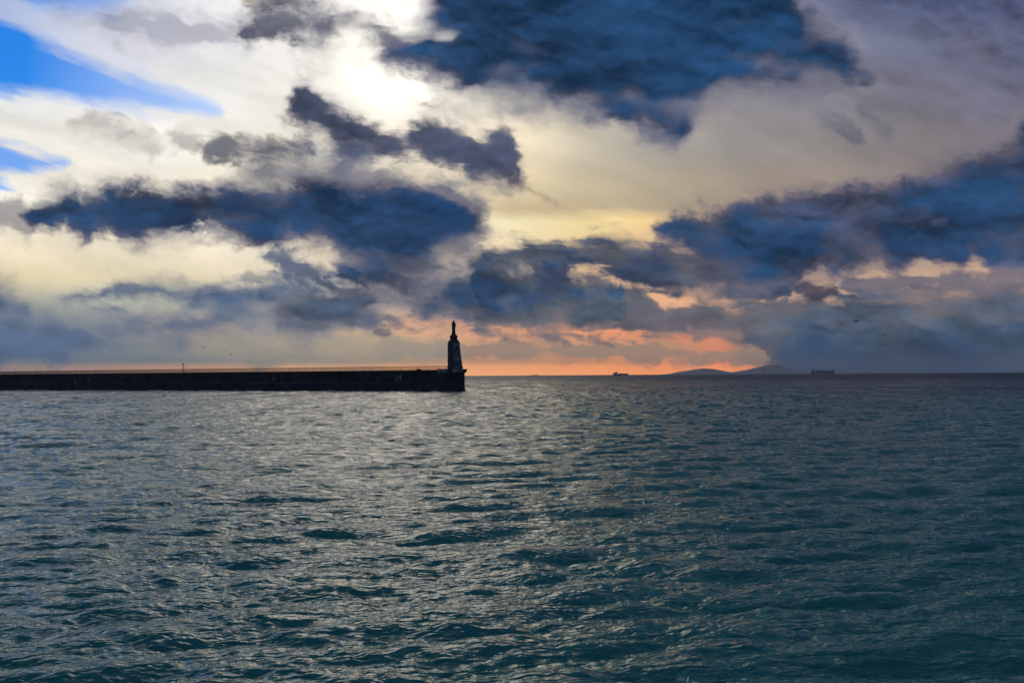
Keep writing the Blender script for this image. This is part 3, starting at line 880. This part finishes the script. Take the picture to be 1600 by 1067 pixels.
# shoulders, cornice, cap
bm = bmesh.new()
h1 = 1.42
add_loft(bm, [[(-HW, -HW, z_sh), (HW, -HW, z_sh), (HW, HW, z_sh), (-HW, HW, z_sh)],
              [(-h1, -h1, z_cap0), (h1, -h1, z_cap0), (h1, h1, z_cap0), (-h1, h1, z_cap0)]])
obj('shoulder', bm, M_ston_d, mon)
h2 = 1.12
obj('collar', box(-h2, h2, -h2, h2, z_cap0 + 0.003, z_cap1 - 0.9, 0.05), M_ston_d, mon)
h3 = 1.22
obj('cornice', box(-h3, h3, -h3, h3, z_cap1 - 0.897, z_cap1 - 0.1, 0.0, 0.06), M_ston_d, mon)
obj('cap', box(-0.9, 0.9, -0.9, 0.9, z_cap1 - 0.097, z_cap1 + 0.25, 0.1), M_ston_d, mon)
obj('pedestal', box(-0.66, 0.66, -0.66, 0.66, z_cap1 + 0.253, z_top, 0.08), M_ston_d, mon)
obj('plinth', box(-HW - 0.6, HW + 1.3, -HW - 0.45, HW + 1.3, 0.0, 0.45, 0.03), M_core, mon)
# projecting ledge stones on the right-hand edge
for (zz, ww) in ((mz(549), 0.10), (mz(558), 0.14), (mz(566), 0.12), (mz(574), 0.16)):
    x0, x1, y0, y1 = frame_at(zz)
    obj('ledge_stone', box(x1 - 0.5, x1 + ww, y1 - 0.7, y1 + ww, zz - 0.35, zz + 0.35, 0.03), M_ston_d, mon)

# ------------------------------------------------------------------ figures: one skin each, from overlapping volumes
def ellipsoid(bm, c, r, rot=None, u=16, v=10):
    m = Matrix.Translation(c)
    if rot: m = m @ rot
    m = m @ Matrix.Diagonal((*r, 1))
    bmesh.ops.create_uvsphere(bm, u_segments=u, v_segments=v, radius=1.0, matrix=m)

def fuse(name, bm, mat, voxel, parent=None):
    o = obj(name, bm, mat, parent)
    md = o.modifiers.new('skin', 'REMESH'); md.mode = 'VOXEL'; md.voxel_size = voxel; md.use_smooth_shade = True
    sm = o.modifiers.new('soften', 'SMOOTH'); sm.factor = 0.5; sm.iterations = 3
    dg = bpy.context.evaluated_depsgraph_get()
    me = bpy.data.meshes.new_from_object(o.evaluated_get(dg))
    o.modifiers.clear(); old = o.data; o.data = me; me.name = name; bpy.data.meshes.remove(old)
    return o

def robed_figure(H):
    bm = bmesh.new()
    rings = []
    prof = [(0.00, .125, .115), (0.04, .118, .11), (0.15, .106, .10), (0.30, .102, .095), (0.45, .106, .092), (0.56, .106, .086),
            (0.64, .104, .08), (0.72, .108, .078), (0.79, .104, .070), (0.825, .076, .058), (0.85, .046, .046), (0.875, .036, .042)]
    n = 28
    for f, a, b_ in prof:
        ring = []
        for i in range(n):
            t = 2 * math.pi * i / n
            fold = 1 + 0.07 * math.sin(t * 7 + f * 5) * (1 if f < 0.6 else 0.3)
            ring.append((a * H * fold * math.cos(t), b_ * H * fold * math.sin(t) - 0.01 * H * f, f * H))
        rings.append(ring)
    add_loft(bm, rings)
    ellipsoid(bm, Vector((0.012 * H, -0.012 * H, 0.925 * H)), (0.045 * H, 0.054 * H, 0.070 * H))       # head
    ellipsoid(bm, Vector((0.004 * H, 0.018 * H, 0.905 * H)), (0.046 * H, 0.045 * H, 0.07 * H))         # hair to the neck
    ellipsoid(bm, Vector((0.012 * H, -0.055 * H, 0.885 * H)), (0.028 * H, 0.022 * H, 0.034 * H))       # beard
    ellipsoid(bm, Vector((0.012 * H, -0.068 * H, 0.925 * H)), (0.009 * H, 0.014 * H, 0.016 * H))       # nose
    for sd, hand in ((1, (0.02, -0.12, 0.70)), (-1, (-0.03, -0.12, 0.665))):
        S = Vector((sd * 0.082, 0.0, 0.785)) * H; L = Vector((sd * (0.112 if sd > 0 else 0.10), -0.02, 0.63)) * H; Hn = Vector(hand) * H
        add_tube(bm, S, L, 0.034 * H, 0.036 * H, 12); add_tube(bm, L, Hn, 0.040 * H, 0.028 * H, 12)
        ellipsoid(bm, L, (0.038 * H,) * 3); ellipsoid(bm, Hn, (0.026 * H, 0.022 * H, 0.034 * H)); ellipsoid(bm, S, (0.04 * H,) * 3)
        # sleeve hanging from the forearm
        add_tube(bm, L + Vector((0, 0, 0.0)), L + Vector((-sd * 0.02, -0.01, -0.14)) * H, 0.040 * H, 0.018 * H, 10)
    return bm

H_ST = mz(499.8) - z_top
stat = fuse('statue', robed_figure(H_ST), M_bronze, 0.05)
stat.location = (mp.x, mp.y, DECK + z_top - 0.01)
stat.rotation_euler = (0, 0, math.radians(20)); stat.scale = (1.15, 1.15, 1.0)
tag(stat, 'dark robed statue with bent arms standing on top of the stone tower', 'statue')

M_coat = plain('dark_clothing', (0.035, 0.035, 0.045), 0.9)
def person_mesh(H, sd):
    bm = bmesh.new()
    for sx in (-1, 1):
        hip = Vector((sx * 0.052, 0, 0.50)) * H; kn = Vector((sx * 0.058, -0.01, 0.28)) * H; an = Vector((sx * 0.062, 0.005, 0.04)) * H
        add_tube(bm, hip, kn, 0.052 * H, 0.036 * H, 12); add_tube(bm, kn, an, 0.036 * H, 0.024 * H, 12)
        ellipsoid(bm, Vector((sx * 0.064, -0.035, 0.022)) * H, (0.028 * H, 0.072 * H, 0.022 * H))
        sh = Vector((sx * 0.108, 0, 0.80)) * H; el = Vector((sx * 0.135, 0.01, 0.63)) * H; ha = Vector((sx * (0.10 if sd else 0.05), -0.09, 0.52 if sd else 0.60)) * H
        add_tube(bm, sh, el, 0.036 * H, 0.029 * H, 12); add_tube(bm, el, ha, 0.029 * H, 0.020 * H, 12)
        ellipsoid(bm, el, (0.03 * H,) * 3); ellipsoid(bm, sh, (0.042 * H,) * 3)
        ellipsoid(bm, ha, (0.020 * H, 0.018 * H, 0.028 * H))
        for q in range(4): add_tube(bm, ha, ha + Vector((sx * (q - 1.5) * 0.009, -0.022, -0.042 + abs(q - 1.5) * 0.005)) * H, 0.0065 * H, 0.005 * H, 6)
        add_tube(bm, ha, ha + Vector((-sx * 0.024, -0.018, -0.014)) * H, 0.007 * H, 0.0055 * H, 6)
    rings = []
    for f, a, b_ in ((0.47, .088, .066), (0.52, .096, .07), (0.62, .086, .062), (0.72, .104, .066), (0.79, .112, .06), (0.825, .07, .048), (0.85, .036, .036), (0.89, .034, .036)):
        rings.append([(a * H * math.cos(2 * math.pi * i / 20), b_ * H * math.sin(2 * math.pi * i / 20), f * H) for i in range(20)])
    add_loft(bm, rings)
    ellipsoid(bm, Vector((0, -0.008, 0.935)) * H, (0.045 * H, 0.056 * H, 0.066 * H))
    ellipsoid(bm, Vector((0, -0.064, 0.93)) * H, (0.008 * H, 0.012 * H, 0.014 * H))
    return bm
for px, t, rz, H, sd, lab in (
        (616.6, 8.4, 0.6, 1.72, 0, 'person in dark clothes at the seawall left of the pale blue door'),
        (627.3, 8.2, -0.8, 1.80, 1, 'person in dark clothes standing just above the pale blue door'),
        (386.6, 8.6, 0.2, 1.66, 1, 'lone person in dark clothes behind the seawall near mid breakwater')):
    s = along(px, t)
    q = A0 + ex * s + ey * t
    o = fuse('person', person_mesh(H, sd), M_coat, 0.018)
    o.location = (q.x, q.y, DECK); o.rotation_euler = (0, 0, rz)
    tag(o, lab, 'person', 'people on the breakwater')

# ------------------------------------------------------------------ far coast
M_hill, nt, b = material('scrub_hillside')
g = nt.nodes.new('ShaderNodeTexCoord')
c = mixc(smooth(noise(E(g.outputs['Object']), 0.004, 6.0, 0.6), 0.4, 0.6), (0.36, 0.37, 0.37), (0.45, 0.44, 0.42))
nt.links.new(c.s, b.inputs['Base Color']); b.inputs['Roughness'].default_value = 0.95
prof = [(1028, 0), (1040, 0.6), (1050, 2.0), (1062, 4.6), (1075, 6.0), (1088, 8.2), (1100, 9.4), (1112, 8.6), (1124, 6.6), (1136, 4.0), (1143, 2.9),
        (1152, 4.2), (1165, 6.4), (1180, 9.4), (1195, 13.2), (1208, 15.8), (1216, 16.0), (1222, 14.0), (1229, 10.0), (1238, 6.4), (1252, 3.8), (1285, 2.4), (1320, 2.6), (1400, 1.4), (1500, 0.8), (1580, 0)]
xs = np.array([p[0] for p in prof], float); hs = np.array([p[1] for p in prof], float)
def ridge(name, pxa, pxb, D, kscale, seed, depth):
    r_ = np.random.default_rng(seed)
    nx, ny = 180, 14
    co = []
    for j in range(ny):
        f = j / (ny - 1)
        env = math.sin(math.pi * min(f * 1.0, 1.0)) ** 0.8 if 0 < f < 1 else 0.0
        for i in range(nx):
            px = pxa + (pxb - pxa) * i / (nx - 1)
            h = float(np.interp(px, xs, hs)) * kscale
            d = D + depth * (f - 0.5)
            X, _ = ray(px, 583)
            gully = 1 + 0.14 * math.sin(px * 0.33 + j * 1.3) * math.sin(j * 2.1) + 0.08 * r_.standard_normal() * (j != ny // 2)
            if j == ny // 2: env = 1.0; gully = 1 + 0.02 * r_.standard_normal()
            co.append((X * d, d, -2.0 + max(h * D / F, 0) * env * min(gully, 1.0 if j != ny // 2 else 2) + 2.0 * env))
    me = grid_mesh(name, ny, nx, np.array(co, np.float32))
    me.polygons.foreach_set('use_smooth', [False] * len(me.polygons))
    me.materials.append(M_hill)
    o = bpy.data.objects.new(name, me); COL.objects.link(o)
    return tag(o, kind='structure')
ridge('distant_coast', 1026, 1143, 20000.0, 1.0, 2, 2600.0)
ridge('distant_coast', 1136, 1584, 23500.0, 1.0, 6, 3000.0)

# ------------------------------------------------------------------ ships
def hull_bm(L, B, T, sheer):
    """x from stern (0) to bow (L), waterline z=0"""
    bm = bmesh.new()
    st = [(0.0, 0.80, 0.2), (0.06, 0.94, 0.05), (0.2, 1.0, 0), (0.7, 1.0, 0), (0.85, 0.80, 0.1), (0.94, 0.46, 0.5), (1.0, 0.03, 1.0)]
    rings = []
    for f, w, fl in st:
        z1 = T * (1 + sheer * max(0, (f - 0.8) / 0.2) ** 1.5)
        wb = w * (1 - 0.45 * fl)
        x = f * L
        xb = x - (0.05 * L if f == 1.0 else 0)
        rings.append([(xb, -B / 2 * wb, -2.0), (x, -B / 2 * w, z1), (x, B / 2 * w, z1), (xb, B / 2 * wb, -2.0)])
    add_loft(bm, rings)
    return bm

M_hull = plain('ship_hull_paint', (0.14, 0.13, 0.14), 0.5)
M_super = plain('ship_white_paint', (0.55, 0.55, 0.55), 0.5)
M_cont = [plain('container_red', (0.26, 0.06, 0.04), 0.6), plain('container_blue', (0.05, 0.09, 0.2), 0.6), plain('container_grey', (0.2, 0.2, 0.2), 0.6)]
def ship(px, D, Lpx, Bf, Tpx, house, label, cargo, seed, flip=False):
    L = Lpx * D / F; u = D / F
    base = W(px, 590, D); base.z = 0
    e = empty('cargo_ship', base, math.pi if flip else 0.0, label, 'ship', 'ships on the horizon')
    B = L * Bf; T = Tpx * u
    obj('hull', hull_bm(L, B, T, 0.45), M_hull, e)
    x0, x1, hz = house[0] * L, house[1] * L, house[2] * u
    bm = bmesh.new(); add_box(bm, x0, x1, -B * 0.42, B * 0.42, T - 0.2, T + hz * 0.72); obj('deckhouse', bm, M_super, e)
    bm = bmesh.new(); add_box(bm, x0 + (x1 - x0) * 0.3, x1 + L * 0.006, -B * 0.5, B * 0.5, T + hz * 0.72 + 0.01, T + hz); obj('bridge', bm, M_super, e)
    bm = bmesh.new(); add_box(bm, x0 - L * 0.05, x0 - 0.02, -B * 0.15, B * 0.15, T - 0.2, T + hz * 0.8, 0.3); obj('funnel', bm, M_hull, e)
    bm = bmesh.new(); add_tube(bm, (x0 + (x1 - x0) * 0.6, 0, T + hz), (x0 + (x1 - x0) * 0.6, 0, T + hz * 1.55), u * 0.16, u * 0.08); obj('mast', bm, M_hull, e)
    bm = bmesh.new(); add_tube(bm, (L * 0.95, 0, T * 1.2), (L * 0.95, 0, T * 1.4 + hz * 0.35), u * 0.14, u * 0.08); obj('foremast', bm, M_hull, e)
    R = random.Random(seed)
    for (a, b_, hh, lo) in cargo:
        n = max(1, int(round((b_ - a) * L / 13.0)))
        for i in range(n):
            xa = (a + (b_ - a) * i / n) * L
            h = hh * u * R.uniform(0.8, 1.0)
            bm = bmesh.new(); add_box(bm, xa + 0.3, xa + (b_ - a) * L / n - 0.3, -B * 0.45, B * 0.45, T - 0.1, T + h)
            obj('container_stack' if lo else 'deck_gear', bm, R.choice(M_cont), e)
    return e
ship(957.5, 7400.0, 25.0, 0.16, 2.0, (0.10, 0.30, 3.4), 'dark cargo ship with high stern deckhouse, against the orange strip left of the hills',
     [(0.36, 0.58, 1.5, 1), (0.62, 0.90, 1.2, 1)], 1)
ship(1266.5, 9800.0, 38.0, 0.14, 2.6, (0.09, 0.17, 5.0), 'hazy blue container ship below the gulls, right of the hills',
     [(0.24, 0.52, 3.4, 1), (0.54, 0.95, 2.8, 1)], 2)
ship(829.5, 8200.0, 12.0, 0.18, 0.9, (0.62, 0.82, 1.5), 'tiny low ship on the orange horizon, leftmost of the ships', [(0.15, 0.5, 0.5, 0)], 3)

# navigation mark standing in the water
D = 2150.0
bq = W(1172.7, 590, D); bq.z = 0
buoy = empty('navigation_buoy', bq, 0.3, 'small dark navigation buoy standing in the sea below the hills', 'buoy')
bm = bmesh.new(); add_tube(bm, (0, 0, -1.0), (0, 0, 1.1), 1.25, 1.15, 14); obj('float', bm, M_dark, buoy)
bm = bmesh.new()
for i in range(4):
    a = math.pi / 4 + i * math.pi / 2
    add_tube(bm, (0.85 * math.cos(a), 0.85 * math.sin(a), 1.05), (0.3 * math.cos(a), 0.3 * math.sin(a), 5.6), 0.16, 0.14, 6)
for z in (2.4, 3.9, 5.5):
    w = 0.85 - 0.55 * (z - 1.05) / 4.5
    add_box(bm, -w, w, -w, w, z - 0.08, z + 0.08)
obj('lattice_tower', bm, M_dark, buoy)
bm = bmesh.new(); add_tube(bm, (0, 0, 5.6), (0, 0, 6.6), 0.62, 0.1, 10); add_tube(bm, (0, 0, 6.8), (0, 0, 7.8), 0.62, 0.1, 10); obj('topmark', bm, M_dark, buoy)

# ------------------------------------------------------------------ gulls
M_gull = plain('gull_plumage', (0.045, 0.045, 0.05), 0.8, 0.0, 0.4, 3.0)
def gull_mesh(inner, outer, sweep):
    """wings raised (+) or drooped (-) by the given angles; span about 1.35 m, flying towards -y"""
    bm = bmesh.new()
    rings = []
    for y, rx, rz_, z in ((-0.33, .004, .004, -.005), (-0.30, .014, .014, -.004), (-0.26, .030, .032, 0.008), (-0.21, .038, .040, .012), (-0.15, .044, .046, .008),
                          (-0.06, .064, .062, 0), (0.06, .066, .062, 0), (0.16, .045, .042, .004), (0.25, .028, .018, .010)):
        rings.append([(rx * math.cos(2 * math.pi * i / 10), y, z + rz_ * math.sin(2 * math.pi * i / 10)) for i in range(10)])
    add_loft(bm, rings)
    tail = [[(-.026, .22, .002), (.026, .22, .002), (.026, .22, .018), (-.026, .22, .018)], [(-.085, .37, .004), (.085, .37, .004), (.085, .37, .010), (-.085, .37, .010)]]
    add_loft(bm, tail)
    for sx in (-1, 1):
        p = Vector((0.03 * sx, 0, 0.03)); rings = []
        seg = [(0.0, 0.17, 0.034, inner), (0.10, 0.20, 0.032, inner), (0.18, 0.19, 0.026, inner), (0.17, 0.145, 0.020, outer), (0.13, 0.09, 0.014, outer), (0.07, 0.02, 0.008, outer)]
        yy = -0.02
        for i, (d, ch, th_, ang) in enumerate(seg):
            p = p + Vector((sx * math.cos(ang) * d, 0, math.sin(ang) * d))
            yy += (-0.03 if i < 3 else sweep)
            nx_, nz = -math.sin(ang) * sx, math.cos(ang)
            rings.append([(p.x + nx_ * a, yy + b_, p.z + nz * a) for b_, a in ((-ch * 0.5, 0), (-ch * 0.2, th_ * 0.6), (ch * 0.5, 0), (-ch * 0.2, -th_ * 0.5))])
        add_loft(bm, rings)
    return bm
R_ = math.radians
POSES = {'level': (R_(14), R_(-10), 0.05), 'arched': (R_(30), R_(-34), 0.07), 'raised': (R_(36), R_(22), 0.05), 'drooped': (R_(-8), R_(-46), 0.07)}
gm = {}
GULLS = [  # column, row, span in photo pixels, pose, heading, bank, label
 (1338.0, 501.6, 9.4, 'arched', 5, -6, 'gull gliding with arched wings, highest of the group above the hazy container ship'),
 (1315.0, 506.2, 6.2, 'raised', 40, 14, 'gull with raised wings, just left of the highest gull at the right'),
 (1277.5, 512.8, 6.4, 'level', 25, 26, 'gull banking right wing down, leftmost of the group above the container ship'),
 (1381.5, 523.6, 5.6, 'drooped', -50, -24, 'gull with drooped wings, rightmost and darkest above the empty right horizon'),
 (1378.5, 538.2, 5.0, 'raised', 10, 0, 'faint gull just under the rightmost gull, lowest of that group'),
 (1193.6, 578.6, 6.6, 'drooped', 15, 10, 'gull skimming low in front of the hills, just above the sea'),
 (1206.5, 566.0, 4.6, 'level', 20, -8, 'gull at the tip of the orange wedge above the hills'),
 (284.0, 542.4, 2.6, 'arched', 70, 20, 'dark gull above the twin post mast, left of the banking pair'),
 (317.5, 542.4, 4.2, 'level', 5, 0, 'gull flying level in the low sky between two gulls right of the mast'),
 (350.0, 547.4, 3.6, 'level', 30, -32, 'upper gull of the banking pair right of the mast'),
 (360.0, 553.6, 4.6, 'level', 35, -46, 'steeply banking gull, lower of the pair right of the mast'),
 (391.8, 566.2, 3.0, 'raised', 60, -12, 'gull low above the railing at mid breakwater'),
 (418.0, 563.6, 3.0, 'arched', 20, 8, 'gull low above the railing, right of the one at mid breakwater'),
 (387.0, 572.4, 2.6, 'level', 10, 0, 'gull nearest the railing top, straight above the lone person'),
 (477.0, 540.0, 3.2, 'level', 20, -6, 'faint gull in the pale cloud left of the monument, higher one'),
 (490.0, 558.2, 3.2, 'raised', 30, 12, 'faint gull over the breakwater below the higher pale cloud gull'),
 (573.2, 557.6, 3.4, 'arched', -10, -6, 'gull in the sky above the pair of people left of the monument'),
 (600.2, 508.6, 3.0, 'level', 30, -12, 'high gull left of the statue against the orange cloud gap'),
 (888.4, 567.4, 2.8, 'level', 15, 0, 'single gull over the orange horizon between the two dark ships'),
 (15.6, 555.8, 4.2, 'level', 5, 4, 'gull at the far left edge in the grey low sky'),
 (68.6, 565.8, 4.2, 'level', 12, -4, 'gull just above the orange glow, second from the left edge'),
 (77.9, 573.0, 2.8, 'raised', 40, 8, 'gull lowest over the left end of the railing'),
 (102.0, 569.0, 3.2, 'arched', 20, 0, 'gull right of the lowest one over the left railing'),
 (238.0, 560.4, 3.4, 'raised', 15, -8, 'gull alone in the grey sky left of the twin post mast'),
 (181.3, 470.4, 3.2, 'raised', 25, 10, 'high gull in front of the pale streaked cloud at left'),
 (319.2, 467.6, 3.2, 'level', 10, 6, 'high gull in front of the blue grey cloud above the mast'),
 (291.0, 574.2, 3.0, 'level', 30, -24, 'small gull right beside the twin post mast'),
 (1521.6, 415.8, 2.8, 'arched', 30, 0, 'speck of a gull against the dark cloud bank at far right'),
]
for px, py, span, pose, head, bank, lab in GULLS:
    if pose not in gm:
        o = obj('gull', gull_mesh(*POSES[pose]), M_gull, None, True); gm[pose] = o.data
    else:
        o = bpy.data.objects.new('gull', gm[pose]); COL.objects.link(o)
    o.location = W(px, py, 1.15 * F / span)
    o.rotation_euler = (R_(38), R_(bank), R_(head)); o.scale = (1.2, 1.2, 1.2)
    tag(o, lab, 'gull', 'gulls over the sea')

# ------------------------------------------------------------------ sea air
HB = 26500.0
hz_ = obj('haze', box(-HB, HB, -HB, HB, -4.0, 330.0), None)
M_haze = bpy.data.materials.new('sea_haze'); M_haze.use_nodes = True
nt = M_haze.node_tree; nt.nodes.clear()
pv = nt.nodes.new('ShaderNodeVolumePrincipled')
pv.inputs['Color'].default_value = (0.86, 0.92, 1.0, 1)
pv.inputs['Density'].default_value = 3.0e-5
pv.inputs['Anisotropy'].default_value = 0.35
ho = nt.nodes.new('ShaderNodeOutputMaterial')
nt.links.new(pv.outputs[0], ho.inputs['Volume'])
hz_.data.materials.append(M_haze)
tag(hz_, kind='stuff')
scene.cycles.max_bounces = 5
scene.cycles.diffuse_bounces = 2
scene.cycles.glossy_bounces = 2
scene.cycles.volume_bounces = 1
scene.cycles.use_denoising = True
scene.cycles.denoiser = 'OPENIMAGEDENOISE'
scene.cycles.denoising_input_passes = 'RGB_ALBEDO_NORMAL'
scene.cycles.denoising_prefilter = 'ACCURATE'
scene.cycles.sample_clamp_indirect = 6.0
